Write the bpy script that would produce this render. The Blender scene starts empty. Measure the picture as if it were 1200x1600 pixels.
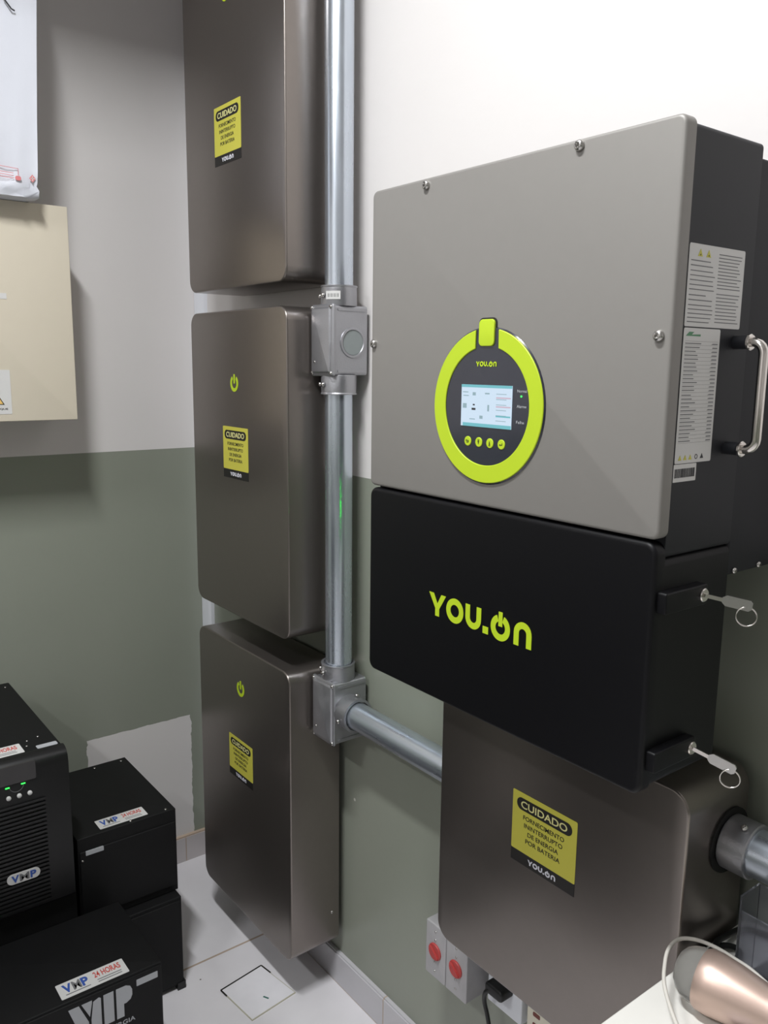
import bpy, bmesh, math, random
from mathutils import Vector, Matrix
random.seed(7)
S = bpy.context.scene
COL = S.collection

# ------------------------------------------------------------------ camera
cam_d = bpy.data.cameras.new('camera'); cam = bpy.data.objects.new('camera', cam_d); COL.objects.link(cam)
CR, CU, CD = Vector((.609231, .792903, .011898)), Vector((-.144189, .09601, .984882)), Vector((-.779774, .601736, -.17282))
m = Matrix((CR, CU, -CD)).transposed().to_4x4(); m.translation = Vector((2.22401, -1.05179, 1.49998))
cam.matrix_world = m
cam_d.sensor_fit = 'VERTICAL'; cam_d.sensor_height = 36; cam_d.sensor_width = 27
cam_d.lens = 1310.3 / 1600 * 36
cam_d.clip_start = .02
S.camera = cam

# ------------------------------------------------------------------ world, exposure
w = bpy.data.worlds.new('world'); S.world = w; w.use_nodes = True
w.node_tree.nodes['Background'].inputs[0].default_value = (.8, .85, 1, 1)
w.node_tree.nodes['Background'].inputs[1].default_value = .05
S.view_settings.view_transform = 'Standard'; S.view_settings.look = 'None'
S.view_settings.gamma = 1; S.view_settings.use_curve_mapping = False
S.view_settings.exposure = 0.0

CEIL = 2.95
LIGHTS = [  # x, y, size x, size y, power
    (1.50, -1.06, .55, .10, 47),
    (1.50, -2.50, .62, .15, 30),
]
LIGHT_COL = (.965, .985, 1.0)

# ------------------------------------------------------------------ helpers
def lin(c):
    c = c / 255
    return c / 12.92 if c <= .04045 else ((c + .055) / 1.055) ** 2.4
def rgb(r, g, b): return (lin(r), lin(g), lin(b), 1)

def mat(name, col, rough=.5, metal=0, var=.05, vscale=30, bump=0, bscale=400, emit=None, es=0, trans=0, coat=0, ior=1.5, aniso=None, rvar=0, alpha=None, spec=None):
    M = bpy.data.materials.new(name); M.use_nodes = True
    nt = M.node_tree; N = nt.nodes; L = nt.links; b = N['Principled BSDF']
    b.inputs['Roughness'].default_value = rough; b.inputs['Metallic'].default_value = metal
    b.inputs['IOR'].default_value = ior
    geo = N.new('ShaderNodeNewGeometry')
    no = N.new('ShaderNodeTexNoise'); no.inputs['Scale'].default_value = vscale; no.inputs['Detail'].default_value = 5
    mp = N.new('ShaderNodeMapping'); L.new(geo.outputs['Position'], mp.inputs['Vector']); L.new(mp.outputs[0], no.inputs['Vector'])
    if aniso: mp.inputs['Scale'].default_value = aniso
    mx = N.new('ShaderNodeMix'); mx.data_type = 'RGBA'
    mx.inputs[6].default_value = tuple(c * (1 - var) for c in col[:3]) + (1,)
    mx.inputs[7].default_value = tuple(min(1, c * (1 + var)) for c in col[:3]) + (1,)
    L.new(no.outputs['Fac'], mx.inputs[0]); L.new(mx.outputs[2], b.inputs['Base Color'])
    if rvar:
        mr = N.new('ShaderNodeMapRange'); mr.inputs[3].default_value = rough - rvar; mr.inputs[4].default_value = rough + rvar
        mr.inputs[1].default_value = .3; mr.inputs[2].default_value = .7
        L.new(no.outputs['Fac'], mr.inputs[0]); L.new(mr.outputs[0], b.inputs['Roughness'])
    if bump:
        n2 = N.new('ShaderNodeTexNoise'); n2.inputs['Scale'].default_value = bscale; L.new(geo.outputs['Position'], n2.inputs['Vector'])
        bp = N.new('ShaderNodeBump'); bp.inputs['Strength'].default_value = bump; bp.inputs['Distance'].default_value = .001
        L.new(n2.outputs['Fac'], bp.inputs['Height']); L.new(bp.outputs[0], b.inputs['Normal'])
    if emit:
        b.inputs['Emission Color'].default_value = emit; b.inputs['Emission Strength'].default_value = es
    if trans: b.inputs['Transmission Weight'].default_value = trans
    if spec is not None: b.inputs['Specular IOR Level'].default_value = spec
    if coat: b.inputs['Coat Weight'].default_value = coat; b.inputs['Coat Roughness'].default_value = .1
    if alpha is not None: b.inputs['Alpha'].default_value = alpha
    return M

class MB:
    def __init__(s): s.v = []; s.f = []
    def add(s, vs, fs):
        o = len(s.v); s.v += [Vector(a) for a in vs]; s.f += [tuple(i + o for i in f) for f in fs]; return s
    def box(s, x0, x1, y0, y1, z0, z1):
        return s.add([(x, y, z) for x in (x0, x1) for y in (y0, y1) for z in (z0, z1)],
                     [(0, 1, 3, 2), (4, 6, 7, 5), (0, 4, 5, 1), (2, 3, 7, 6), (0, 2, 6, 4), (1, 5, 7, 3)])
    def rings(s, rr, cap0=True, cap1=True):
        n = len(rr[0]); vs = [p for r in rr for p in r]; fs = []
        for k in range(len(rr) - 1):
            for i in range(n):
                j = (i + 1) % n; fs.append((k * n + i, k * n + j, (k + 1) * n + j, (k + 1) * n + i))
        if cap0: fs.append(tuple(range(n))[::-1])
        if cap1: fs.append(tuple((len(rr) - 1) * n + i for i in range(n)))
        return s.add(vs, fs)
    def stack(s, F, u0, u1, v0, v1, r, layers, seg=6):
        """rounded rectangle prism in frame F; layers = [(inset, n)] from back to front"""
        rr = []
        for ins, n in layers:
            rr.append([F(a, b, n) for a, b in rrect(u0 + ins, u1 - ins, v0 + ins, v1 - ins, max(r - ins, .0004), seg)])
        return s.rings(rr)
    def slab(s, F, u0, u1, v0, v1, r, n0, n1, fil=None, seg=6, steps=4):
        fil = 0 if fil is None else fil
        L = [(0, n0)]
        if fil:
            for k in range(steps + 1):
                a = math.pi / 2 * k / steps; L.append((fil * (1 - math.cos(a)), n1 - fil + fil * math.sin(a)))
        else: L.append((0, n1))
        return s.stack(F, u0, u1, v0, v1, r, L, seg)
    def prism(s, F, pts, n0, n1):
        return s.rings([[F(a, b, n0) for a, b in pts], [F(a, b, n1) for a, b in pts]])
    def lathe(s, p0, ax, prof, seg=24, cap=True):
        ax = Vector(ax).normalized(); t = Vector((0, 0, 1)) if abs(ax.z) < .9 else Vector((1, 0, 0))
        a = ax.cross(t).normalized(); b = ax.cross(a); p0 = Vector(p0); rr = []
        for h, r in prof:
            r = max(r, 1e-5)
            rr.append([p0 + ax * h + a * (r * math.cos(2 * math.pi * i / seg)) + b * (r * math.sin(2 * math.pi * i / seg)) for i in range(seg)])
        return s.rings(rr, cap, cap)
    def cyl(s, p0, p1, r, seg=24, r1=None, bev=0):
        p0 = Vector(p0); p1 = Vector(p1); h = (p1 - p0).length; r1 = r if r1 is None else r1
        prof = [(0, r), (h, r1)] if not bev else [(0, r - bev), (bev, r), (h - bev, r1), (h, r1 - bev)]
        return s.lathe(p0, p1 - p0, prof, seg)
    def tube(s, pts, r, seg=10, closed=False):
        pts = [Vector(p) for p in pts]; rr = []; prev = None
        for i, p in enumerate(pts):
            if closed: t = pts[(i + 1) % len(pts)] - pts[i - 1]
            else: t = pts[min(i + 1, len(pts) - 1)] - pts[max(i - 1, 0)]
            t.normalize()
            if prev is None: a = t.orthogonal().normalized()
            else: a = (prev - t * prev.dot(t)).normalized()
            prev = a; b = t.cross(a)
            rr.append([p + a * (r * math.cos(2 * math.pi * k / seg)) + b * (r * math.sin(2 * math.pi * k / seg)) for k in range(seg)])
        if closed: rr.append(rr[0])
        return s.rings(rr, not closed, not closed)
    def ring(s, F, c, r0, r1, n0, n1, a0=0, a1=360, seg=64, ex=None):
        """flat annular sector prism"""
        k = max(2, int(seg * (a1 - a0) / 360)); full = a1 - a0 >= 360
        rr = []
        for i in range(k + 1):
            a = math.radians(a0 + (a1 - a0) * i / k); cs, sn = math.cos(a), math.sin(a)
            rr.append([F(c[0] + cs * r0, c[1] + sn * r0, n0), F(c[0] + cs * r1, c[1] + sn * r1, n0), F(c[0] + cs * r1, c[1] + sn * r1, n1), F(c[0] + cs * r0, c[1] + sn * r0, n1)])
        return s.rings(rr, not full, not full)
    def text(s, F, txt, u0, u1, v0, v1, n=.0006, bold=.0, th=.0003, keep=False):
        vs, fs = text_mesh(txt, bold)
        xs = [p[0] for p in vs]; ys = [p[1] for p in vs]; a, b, c, d = min(xs), max(xs), min(ys), max(ys)
        out = [F(u0 + (p[0] - a) / (b - a) * (u1 - u0), v0 + (p[1] - c) / (d - c) * (v1 - v0), n + (th if p[2] > 0 else 0)) for p in vs]
        return s.add(out, fs)
    def build(s, name, material, parent=None, ang=35, label=None, kind=None):
        base = Vector((0, 0, 0))
        q = parent
        while q is not None: base += q.location; q = q.parent
        me = bpy.data.meshes.new(name); me.from_pydata([v - base for v in s.v], [], s.f)
        bm = bmesh.new(); bm.from_mesh(me)
        bmesh.ops.recalc_face_normals(bm, faces=bm.faces); bm.to_mesh(me); bm.free()
        if ang:
            me.polygons.foreach_set('use_smooth', [True] * len(me.polygons)); me.set_sharp_from_angle(angle=math.radians(ang))
        me.materials.append(material)
        o = bpy.data.objects.new(name, me); COL.objects.link(o); o.parent = parent
        if label: o['label'] = label
        if kind: o['kind'] = kind
        return o

_tc = {}
def text_mesh(txt, bold):
    k = (txt, bold)
    if k not in _tc:
        cu = bpy.data.curves.new('t', 'FONT'); cu.body = txt; cu.size = 1; cu.offset = bold; cu.extrude = .01; cu.resolution_u = 4
        ob = bpy.data.objects.new('t', cu); COL.objects.link(ob)
        dg = bpy.context.evaluated_depsgraph_get(); dg.update()
        me = bpy.data.meshes.new_from_object(ob.evaluated_get(dg))
        _tc[k] = ([tuple(v.co) for v in me.vertices], [tuple(p.vertices) for p in me.polygons])
        bpy.data.objects.remove(ob); bpy.data.curves.remove(cu); bpy.data.meshes.remove(me)
    return _tc[k]

def rrect(u0, u1, v0, v1, r, seg=6):
    pts = []
    for cx, cy, a in ((u1 - r, v1 - r, 0), (u0 + r, v1 - r, 90), (u0 + r, v0 + r, 180), (u1 - r, v0 + r, 270)):
        for k in range(seg + 1):
            t = math.radians(a + 90 * k / seg); pts.append((cx + r * math.cos(t), cy + r * math.sin(t)))
    return pts

def FR(o, u, v):
    o = Vector(o); u = Vector(u); v = Vector(v); n = u.cross(v)
    return lambda a, b, c=0: o + u * a + v * b + n * c
def FY(y): return FR((0, y, 0), (1, 0, 0), (0, 0, 1))       # face looking to -y : u=x v=z
def FX(x): return FR((x, 0, 0), (0, 1, 0), (0, 0, 1))       # face looking to +x : u=y v=z
def FT(z): return FR((0, 0, z), (0, 1, 0), (-1, 0, 0))      # top face read from +x : u=y v=-x

def thing(name, label, cat, loc, group=None):
    o = bpy.data.objects.new(name, None); COL.objects.link(o); o.location = loc; o.empty_display_size = .05
    o['label'] = label; o['category'] = cat
    if group: o['group'] = group
    return o
def tag(o, label, cat, group=None):
    o['label'] = label; o['category'] = cat
    if group: o['group'] = group
    return o
def struct(o): o['kind'] = 'structure'; return o

# ------------------------------------------------------------------ materials
M_bat = mat('taupe_metallic_paint', rgb(133, 126, 121), .28, .85, .03, 60, .05, 1500)
M_cover = mat('taupe_satin_paint', rgb(131, 128, 124), .5, .25, .02, 60, .06, 1800)
M_black = mat('black_satin_paint', rgb(8, 8, 11), .45, 0, .05, 40, .05, 1500, spec=.22)
M_char = mat('charcoal_paint', rgb(32, 33, 37), .5, 0, .05, 40, .05, 1500, spec=.25)
M_ups = mat('black_powder_coat', rgb(11, 11, 12), .62, 0, .3, 25, .15, 900, spec=.3)
M_upsp = mat('black_plastic', rgb(13, 13, 14), .38, 0, .1, 40)
M_galv = mat('galvanised_steel', rgb(200, 208, 218), .26, .9, .12, 9, 0, 300, aniso=(6, 6, 1), rvar=.03)
M_galvh = mat('galvanised_steel_horizontal', rgb(200, 208, 218), .3, .88, .08, 9, .01, 300, aniso=(1, 6, 6), rvar=.05)
M_alu = mat('cast_aluminium', rgb(164, 164, 168), .4, .8, .12, 30, .25, 350, rvar=.08)
M_chrome = mat('chrome', rgb(215, 210, 205), .16, 1, .02)
M_screw = mat('screw_steel', rgb(190, 188, 185), .25, 1, .05)
M_dark = mat('dark_recess', rgb(12, 12, 12), .6)
M_lime = mat('lime_green_print', rgb(176, 200, 34), .5, 0, .02)
M_yel = mat('yellow_label', rgb(196, 190, 74), .55, 0, .02)
M_lblack = mat('label_black', rgb(28, 26, 24), .5)
M_lpale = mat('label_pale_yellow', rgb(222, 218, 150), .5)
M_lwhite = mat('label_white_print', rgb(214, 214, 222), .5)
M_white = mat('white_sticker', rgb(205, 204, 202), .5, 0, .02)
M_ink = mat('grey_print', rgb(110, 110, 112), .6)
M_inkd = mat('dark_print', rgb(45, 45, 48), .6)
M_blue = mat('blue_print', rgb(52, 84, 160), .5)
M_red = mat('red_print', rgb(190, 70, 60), .5)
M_silver = mat('silver_print', rgb(176, 178, 182), .5, .1)
M_glassy = mat('glossy_display_black', rgb(38, 40, 50), .16, 0, .2, 8, coat=.5)
M_beige = mat('beige_enamel', rgb(203, 194, 176), .45, 0, .015)
M_pvc = mat('white_pvc', rgb(222, 224, 230), .4, 0, .01)
M_tile = None
M_plas = mat('white_film', rgb(206, 208, 216), .38, 0, .03, 6, .6, 40)
M_cop = mat('rose_copper_metal', rgb(196, 172, 160), .4, .65, .05, 10)
M_clear = mat('clear_plastic', rgb(235, 238, 240), .05, 0, .01, trans=1, ior=1.3)
M_smoke = mat('frosted_clear_plastic', rgb(228, 228, 226), .12, 0, .01, trans=.92, ior=1.25)
M_cord = mat('white_rubber_cord', rgb(208, 204, 196), .5)
M_rub = mat('black_rubber', rgb(16, 16, 17), .5)
M_knob = mat('red_knob_plastic', rgb(178, 66, 64), .5)
M_boxg = mat('light_grey_die_cast', rgb(172, 170, 172), .5, .2, .1, 40, .1, 300)
M_table = mat('white_laminate', rgb(232, 230, 224), .35, 0, .01)
M_cream = mat('cream_plastic', rgb(222, 216, 198), .45)
M_teal = mat('screen_teal', rgb(20, 30, 34), .4, emit=rgb(125, 205, 215), es=.8)
M_scr = mat('screen_lit', rgb(30, 32, 36), .4, emit=rgb(212, 232, 250), es=.92)
M_scrg = mat('screen_grey_line', rgb(20, 22, 26), .4, emit=rgb(165, 195, 205), es=.75)
M_scrp = mat('screen_pink_line', rgb(26, 22, 26), .4, emit=rgb(222, 196, 214), es=.8)
M_led = mat('green_led', rgb(40, 230, 60), .4, emit=rgb(50, 255, 80), es=3)
M_ledb = mat('green_status_light', rgb(40, 230, 60), .4, emit=rgb(20, 255, 60), es=45)
M_gry = mat('grey_rubber_disc', rgb(134, 140, 140), .6)
M_lamp = mat('lamp_diffuser', (1, 1, 1, 1), .5, emit=(1, .985, .97, 1), es=1)

def wall_mat(name, axis):
    """two-tone painted wall: pale grey above the dado line, olive green below; the back wall keeps an unpainted patch"""
    M = bpy.data.materials.new(name); M.use_nodes = True; nt = M.node_tree; N = nt.nodes; L = nt.links; b = N['Principled BSDF']
    geo = N.new('ShaderNodeNewGeometry'); sp = N.new('ShaderNodeSeparateXYZ'); L.new(geo.outputs['Position'], sp.inputs[0])
    def mth(op, a, bb=None, cc=None):
        n = N.new('ShaderNodeMath'); n.operation = op
        for i, q in enumerate((a, bb, cc)):
            if q is None: continue
            if isinstance(q, (int, float)): n.inputs[i].default_value = q
            else: L.new(q, n.inputs[i])
        return n.outputs[0]
    no = N.new('ShaderNodeTexNoise'); no.inputs['Scale'].default_value = 28; no.inputs['Detail'].default_value = 6; L.new(geo.outputs['Position'], no.inputs['Vector'])
    jit = mth('MULTIPLY', mth('SUBTRACT', no.outputs['Fac'], .5), .02)
    n3 = N.new('ShaderNodeTexNoise'); n3.inputs['Scale'].default_value = 2.2; n3.inputs['Detail'].default_value = 3; L.new(geo.outputs['Position'], n3.inputs['Vector'])
    up = mth('GREATER_THAN', sp.outputs['Z'], 1.262)
    if axis == 'x':
        y = mth('ADD', sp.outputs['Y'], jit); z = mth('ADD', sp.outputs['Z'], mth('MULTIPLY', jit, .35))
        inside = mth('MULTIPLY', mth('MULTIPLY', mth('GREATER_THAN', y, -.367), mth('LESS_THAN', y, -.058)), mth('LESS_THAN', z, .462))
        up = mth('MAXIMUM', up, inside)
    mix = N.new('ShaderNodeMix'); mix.data_type = 'RGBA'
    def var(c0, c1):
        q = N.new('ShaderNodeMix'); q.data_type = 'RGBA'; q.inputs[6].default_value = c0; q.inputs[7].default_value = c1; L.new(n3.outputs['Fac'], q.inputs[0]); return q.outputs[2]
    L.new(var(rgb(136, 140, 128), rgb(144, 148, 136)), mix.inputs[6]); L.new(var(rgb(213, 209, 207), rgb(220, 216, 214)), mix.inputs[7])
    L.new(up, mix.inputs[0])
    # small plaster chips
    vo = N.new('ShaderNodeTexVoronoi'); vo.inputs['Scale'].default_value = 9; L.new(geo.outputs['Position'], vo.inputs['Vector'])
    chip = mth('MULTIPLY', mth('LESS_THAN', vo.outputs['Distance'], .035), mth('LESS_THAN', sp.outputs['Z'], .6))
    m2 = N.new('ShaderNodeMix'); m2.data_type = 'RGBA'; L.new(chip, m2.inputs[0]); L.new(mix.outputs[2], m2.inputs[6]); m2.inputs[7].default_value = rgb(205, 203, 196)
    L.new(m2.outputs[2], b.inputs['Base Color'])
    rr = N.new('ShaderNodeMapRange'); L.new(up, rr.inputs[0]); rr.inputs[3].default_value = .32; rr.inputs[4].default_value = .55; L.new(rr.outputs[0], b.inputs['Roughness'])
    n2 = N.new('ShaderNodeTexNoise'); n2.inputs['Scale'].default_value = 60; n2.inputs['Detail'].default_value = 4; L.new(geo.outputs['Position'], n2.inputs['Vector'])
    bp = N.new('ShaderNodeBump'); bp.inputs['Strength'].default_value = .12; bp.inputs['Distance'].default_value = .002
    L.new(n2.outputs['Fac'], bp.inputs['Height']); L.new(bp.outputs[0], b.inputs['Normal'])
    return M

def tile_mat(name, joints, width=.006, base=(214, 210, 210)):
    """white glazed tile; joints = list of (axis, offset, pitch)"""
    M = bpy.data.materials.new(name); M.use_nodes = True; nt = M.node_tree; N = nt.nodes; L = nt.links; b = N['Principled BSDF']
    geo = N.new('ShaderNodeNewGeometry'); sp = N.new('ShaderNodeSeparateXYZ'); L.new(geo.outputs['Position'], sp.inputs[0])
    g = None
    for ax, off, pitch in joints:
        a = N.new('ShaderNodeMath'); a.operation = 'ADD'; a.inputs[1].default_value = -off + 100 * pitch + width / 2; L.new(sp.outputs[ax], a.inputs[0])
        k = N.new('ShaderNodeMath'); k.operation = 'MODULO'; k.inputs[1].default_value = pitch; L.new(a.outputs[0], k.inputs[0])
        c = N.new('ShaderNodeMath'); c.operation = 'LESS_THAN'; c.inputs[1].default_value = width; L.new(k.outputs[0], c.inputs[0])
        if g is None: g = c.outputs[0]
        else:
            q = N.new('ShaderNodeMath'); q.operation = 'MAXIMUM'; L.new(g, q.inputs[0]); L.new(c.outputs[0], q.inputs[1]); g = q.outputs[0]
    no = N.new('ShaderNodeTexNoise'); no.inputs['Scale'].default_value = 7; no.inputs['Detail'].default_value = 6; L.new(geo.outputs['Position'], no.inputs['Vector'])
    va = N.new('ShaderNodeMix'); va.data_type = 'RGBA'; va.inputs[6].default_value = rgb(base[0] - 10, base[1] - 10, base[2] - 8); va.inputs[7].default_value = rgb(base[0] + 10, base[1] + 10, base[2] + 12); L.new(no.outputs['Fac'], va.inputs[0])
    # dirt specks
    vo = N.new('ShaderNodeTexVoronoi'); vo.inputs['Scale'].default_value = 14; L.new(geo.outputs['Position'], vo.inputs['Vector'])
    lt = N.new('ShaderNodeMath'); lt.operation = 'LESS_THAN'; lt.inputs[1].default_value = .05; L.new(vo.outputs['Distance'], lt.inputs[0])
    n4 = N.new('ShaderNodeTexNoise'); n4.inputs['Scale'].default_value = 5; L.new(geo.outputs['Position'], n4.inputs['Vector'])
    gt = N.new('ShaderNodeMath'); gt.operation = 'GREATER_THAN'; gt.inputs[1].default_value = .56; L.new(n4.outputs['Fac'], gt.inputs[0])
    mu = N.new('ShaderNodeMath'); mu.operation = 'MULTIPLY'; L.new(lt.outputs[0], mu.inputs[0]); L.new(gt.outputs[0], mu.inputs[1])
    m1 = N.new('ShaderNodeMix'); m1.data_type = 'RGBA'; L.new(mu.outputs[0], m1.inputs[0]); L.new(va.outputs[2], m1.inputs[6]); m1.inputs[7].default_value = rgb(110, 104, 100)
    mx = N.new('ShaderNodeMix'); mx.data_type = 'RGBA'; L.new(g, mx.inputs[0]); L.new(m1.outputs[2], mx.inputs[6]); mx.inputs[7].default_value = rgb(178, 160, 144)
    L.new(mx.outputs[2], b.inputs['Base Color'])
    rr = N.new('ShaderNodeMapRange'); L.new(g, rr.inputs[0]); rr.inputs[3].default_value = .22; rr.inputs[4].default_value = .8; L.new(rr.outputs[0], b.inputs['Roughness'])
    bp = N.new('ShaderNodeBump'); bp.inputs['Strength'].default_value = .6; bp.inputs['Distance'].default_value = .001; bp.invert = True
    L.new(g, bp.inputs['Height']); L.new(bp.outputs[0], b.inputs['Normal'])
    return M

M_wx = wall_mat('painted_wall_back', 'x'); M_wy = wall_mat('painted_wall_side', 'y')
M_ceil = mat('ceiling_paint', rgb(225, 224, 222), .8, 0, .01)
M_floor = tile_mat('floor_tile', [('X', .445, .45), ('Y', -.46, .45)], .006, (226, 223, 224))
M_bbr = tile_mat('skirting_tile_right', [('X', .895, .45)], .003, (196, 194, 196))
M_bbl = tile_mat('skirting_tile_back', [('Y', -.09, .45)], .003, (190, 184, 182))
M_grout = mat('grout', rgb(186, 166, 148), .8, 0, .1, 40)

# ------------------------------------------------------------------ room
X1, Y1 = 4.4, -3.4
struct(MB().box(-.1, X1 + .1, Y1 - .1, .1, -.1, 0).build('floor', M_floor, ang=0))
struct(MB().box(-.1, X1 + .1, Y1 - .1, .1, CEIL, CEIL + .1).build('ceiling', M_ceil, ang=0))
struct(MB().box(-.1, 0, Y1 - .1, .1, 0, CEIL).build('wall_back', M_wx, ang=0))
struct(MB().box(0, X1 + .1, 0, .1, 0, CEIL).build('wall_right', M_wy, ang=0))
struct(MB().box(0, X1 + .1, Y1 - .1, Y1, 0, CEIL).build('wall_left', M_wy, ang=0))
struct(MB().box(X1, X1 + .1, Y1, 0, 0, CEIL).build('wall_front', M_wy, ang=0))
struct(MB().box(.012, X1, -.012, -.0, 0, .077).box(.012, X1, -.009, 0, .077, .081).build('baseboard_right', M_bbr, ang=0))
struct(MB().box(0, .012, Y1, 0, 0, .077).build('baseboard_back', M_bbl, ang=0))
struct(MB().box(0, .010, Y1, 0, .077, .082).build('trim_1', M_grout, ang=0))
struct(MB().box(.50, .745, Y1, 0, 2.56, CEIL).build('shade_beam', M_ceil, ang=0))  # unseen ceiling beam, added to shade the top of the back wall

def screw(p, ax, r, parent, name='screw', m=None):
    ax = Vector(ax).normalized()
    b = MB().lathe(Vector(p) - ax * r * .2, ax, [(0, r * .95), (r * .45, r), (r * .8, r * .82), (r * .95, r * .55), (r * .95, r * .42), (r * .55, r * .38)], 16)
    return b.build(name, m or M_screw, parent, 50)

# ------------------------------------------------------------------ ceiling light
for (x, y, sx, sy, pw) in LIGHTS:
    t = thing('ceiling_light', 'long narrow white ceiling light above the wall inverter' if y > -2 else 'long narrow white ceiling light farther from the battery wall', 'lamp', (x, y, CEIL))
    MB().box(x - sx / 2 - .02, x + sx / 2 + .02, y - sy / 2 - .02, y + sy / 2 + .02, CEIL - .03, CEIL).build('housing', M_pvc, t, 0)
    ld = bpy.data.lights.new('lamp', 'AREA'); ld.shape = 'RECTANGLE'; ld.size = sx; ld.size_y = sy; ld.energy = pw; ld.color = LIGHT_COL
    lo = bpy.data.objects.new('lamp', ld); COL.objects.link(lo); lo.parent = t; lo.location = (0, 0, -.034)

# ------------------------------------------------------------------ the maker's mark  (unit height 1, width 6.1)
def logo(mb, F0, u0, u1, v0, v1, n0=.0002, n1=.0007):
    W = 6.1; sx = (u1 - u0) / W; sy = (v1 - v0)
    def F(a, b, c=0): return F0(u0 + a * sx, v0 + b * sy, c)
    t = .25
    mb.prism(F, [(0, 1), (.3, 1), (.55, .56), (.8, 1), (1.1, 1), (.68, .34), (.68, 0), (.42, 0), (.42, .34)], n0, n1)   # Y
    mb.ring(F, (1.68, .5), .27, .54, n0, n1)                                                                     # O
    def U(cx, flip):
        pts = []; r1, r0 = .47, .2
        for k in range(13): a = math.pi + math.pi * k / 12; pts.append((cx + r1 * math.cos(a), r1 + r1 * math.sin(a)))
        pts += [(cx + r1, 1), (cx + r0, 1)]
        for k in range(13): a = 2 * math.pi - math.pi * k / 12; pts.append((cx + r0 * math.cos(a), r1 + r0 * math.sin(a)))
        pts += [(cx - r0, 1), (cx - r1, 1)]
        if flip: pts = [(a, 1 - b) for a, b in pts]
        mb.prism(F, pts, n0, n1)
    U(2.82, False)
    mb.prism(F, [(3.4, 0), (3.72, 0), (3.72, .3), (3.4, .3)], n0, n1)
    mb.ring(F, (4.4, .46), .27, .54, n0, n1, 112, 428)                                                            # power O
    mb.prism(F, [(4.29, .52), (4.51, .52), (4.51, 1.12), (4.29, 1.12)], n0, n1)
    U(5.62, True)
    return mb

def power_icon(parent, F, c, r, m, name='power_symbol'):
    b = MB().ring(F, c, r * .58, r, .0002, .0007, 124, 416, 48)
    b.prism(F, rrect(c[0] - r * .17, c[0] + r * .17, c[1] - r * .02, c[1] + r * 1.12, r * .08, 3), .0002, .0007)
    return b.build(name, m, parent, 0)

def warning_label(parent, F, u0, u1, v0, v1):
    """v1 top, v0 bottom (includes the dark footer)"""
    H = v1 - v0; W = u1 - u0; vf = v0 + .17 * H
    s = MB().prism(F, rrect(u0, u1, vf, v1, .002, 3), .0001, .0006).build('warning_label', M_yel, parent, 0, label='yellow warning label')
    MB().prism(F, [(u0, v0), (u1, v0), (u1, vf), (u0, vf)], .0001, .0006).build('label_footer', M_lblack, s, 0)
    MB().prism(F, rrect(u0 + .07 * W, u1 - .07 * W, v0 + .76 * H, v0 + .93 * H, .083 * H, 8), .0006, .0009).build('label_banner', M_lblack, s, 0)
    MB().text(F, 'CUIDADO', u0 + .14 * W, u1 - .14 * W, v0 + .795 * H, v0 + .895 * H, .0009, .012).build('banner_lettering', M_lpale, s, 0)
    b = MB(); rows = [('FORNECIMENTO', .18), ('ININTERRUPTO', .2), ('DE ENERGIA', .26), ('POR BATERIA', .23)]
    for i, (t, g) in enumerate(rows):
        vv = v0 + H * (.64 - i * .105); b.text(F, t, u0 + g * W, u1 - g * W, vv, vv + .062 * H, .0006, .01)
    b.build('label_lettering', M_lblack, s, 0)
    logo(MB(), F, u0 + .28 * W, u1 - .28 * W, v0 + .05 * H, v0 + .12 * H, .0006, .001).build('label_logo', M_lwhite, s, 0)

# ------------------------------------------------------------------ battery modules
def battery(x0, x1, z0, z1, D, label, icon=None, lab=None):
    t = thing('wall_battery', label, 'battery', ((x0 + x1) / 2, -.02, z0), 'wall mounted battery modules')
    F = FR((0, -.02, 0), (1, 0, 0), (0, 0, 1)); d = D - .02
    MB().slab(F, x0, x1, z0, z1, .030, 0, d, .0035, 8, 4).build('housing', M_bat, t, 40)
    for zz in (z1 - .16, z0 + .10): MB().box(x0 + .06, x1 - .06, -.02, 0, zz, zz + .06).build('wall_bracket', M_galv, t, 0)
    FF = FY(-D)
    if icon: power_icon(t, FF, icon, .0185, M_lime)
    if lab: warning_label(t, FF, *lab)
    for z in (z0 + .09, z1 - .09): screw((x1, -.04, z), (1, 0, 0), .0035, t)
    return t
XA, XB = .278, .7285
battery(XA, XB, 1.664, 1.664 + .7086, .152, 'taupe battery cabinet topmost in the corner column, cut off by the picture top', (.4906, 2.268), (.428, .550, 1.928, 2.0495))
battery(XA, XB, 1.6164 - .7086, 1.6164, .152, 'taupe metal battery cabinet in the middle of the corner column, beside the upper junction box', (.499, 1.4545), (.4393, .559, 1.237, 1.356))
battery(XA, XB, .8338 - .7086, .8338, .152, 'taupe metal battery cabinet lowest in the corner column, just above the tiled floor', (.5018, .727), (.4376, .5562, .4874, .5945))
b4 = battery(1.2353, 1.6973, .5155, .9778, .160, 'square taupe battery cabinet under the black inverter, with the largest warning label', None, (1.4028, 1.5276, .7467, .8632))
MB().cyl((1.690, -.062, .886), (1.7, -.062, .886), .045, 32).build('cable_gland', M_dark, b4)

# cable duct in the corner
tag(MB().slab(FY(0), .001, .058, .081, CEIL - .002, .001, 0, .012, .001).build('cable_duct', M_pvc, ang=30), 'white plastic cable duct running up the room corner behind the batteries', 'cable duct')

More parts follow.
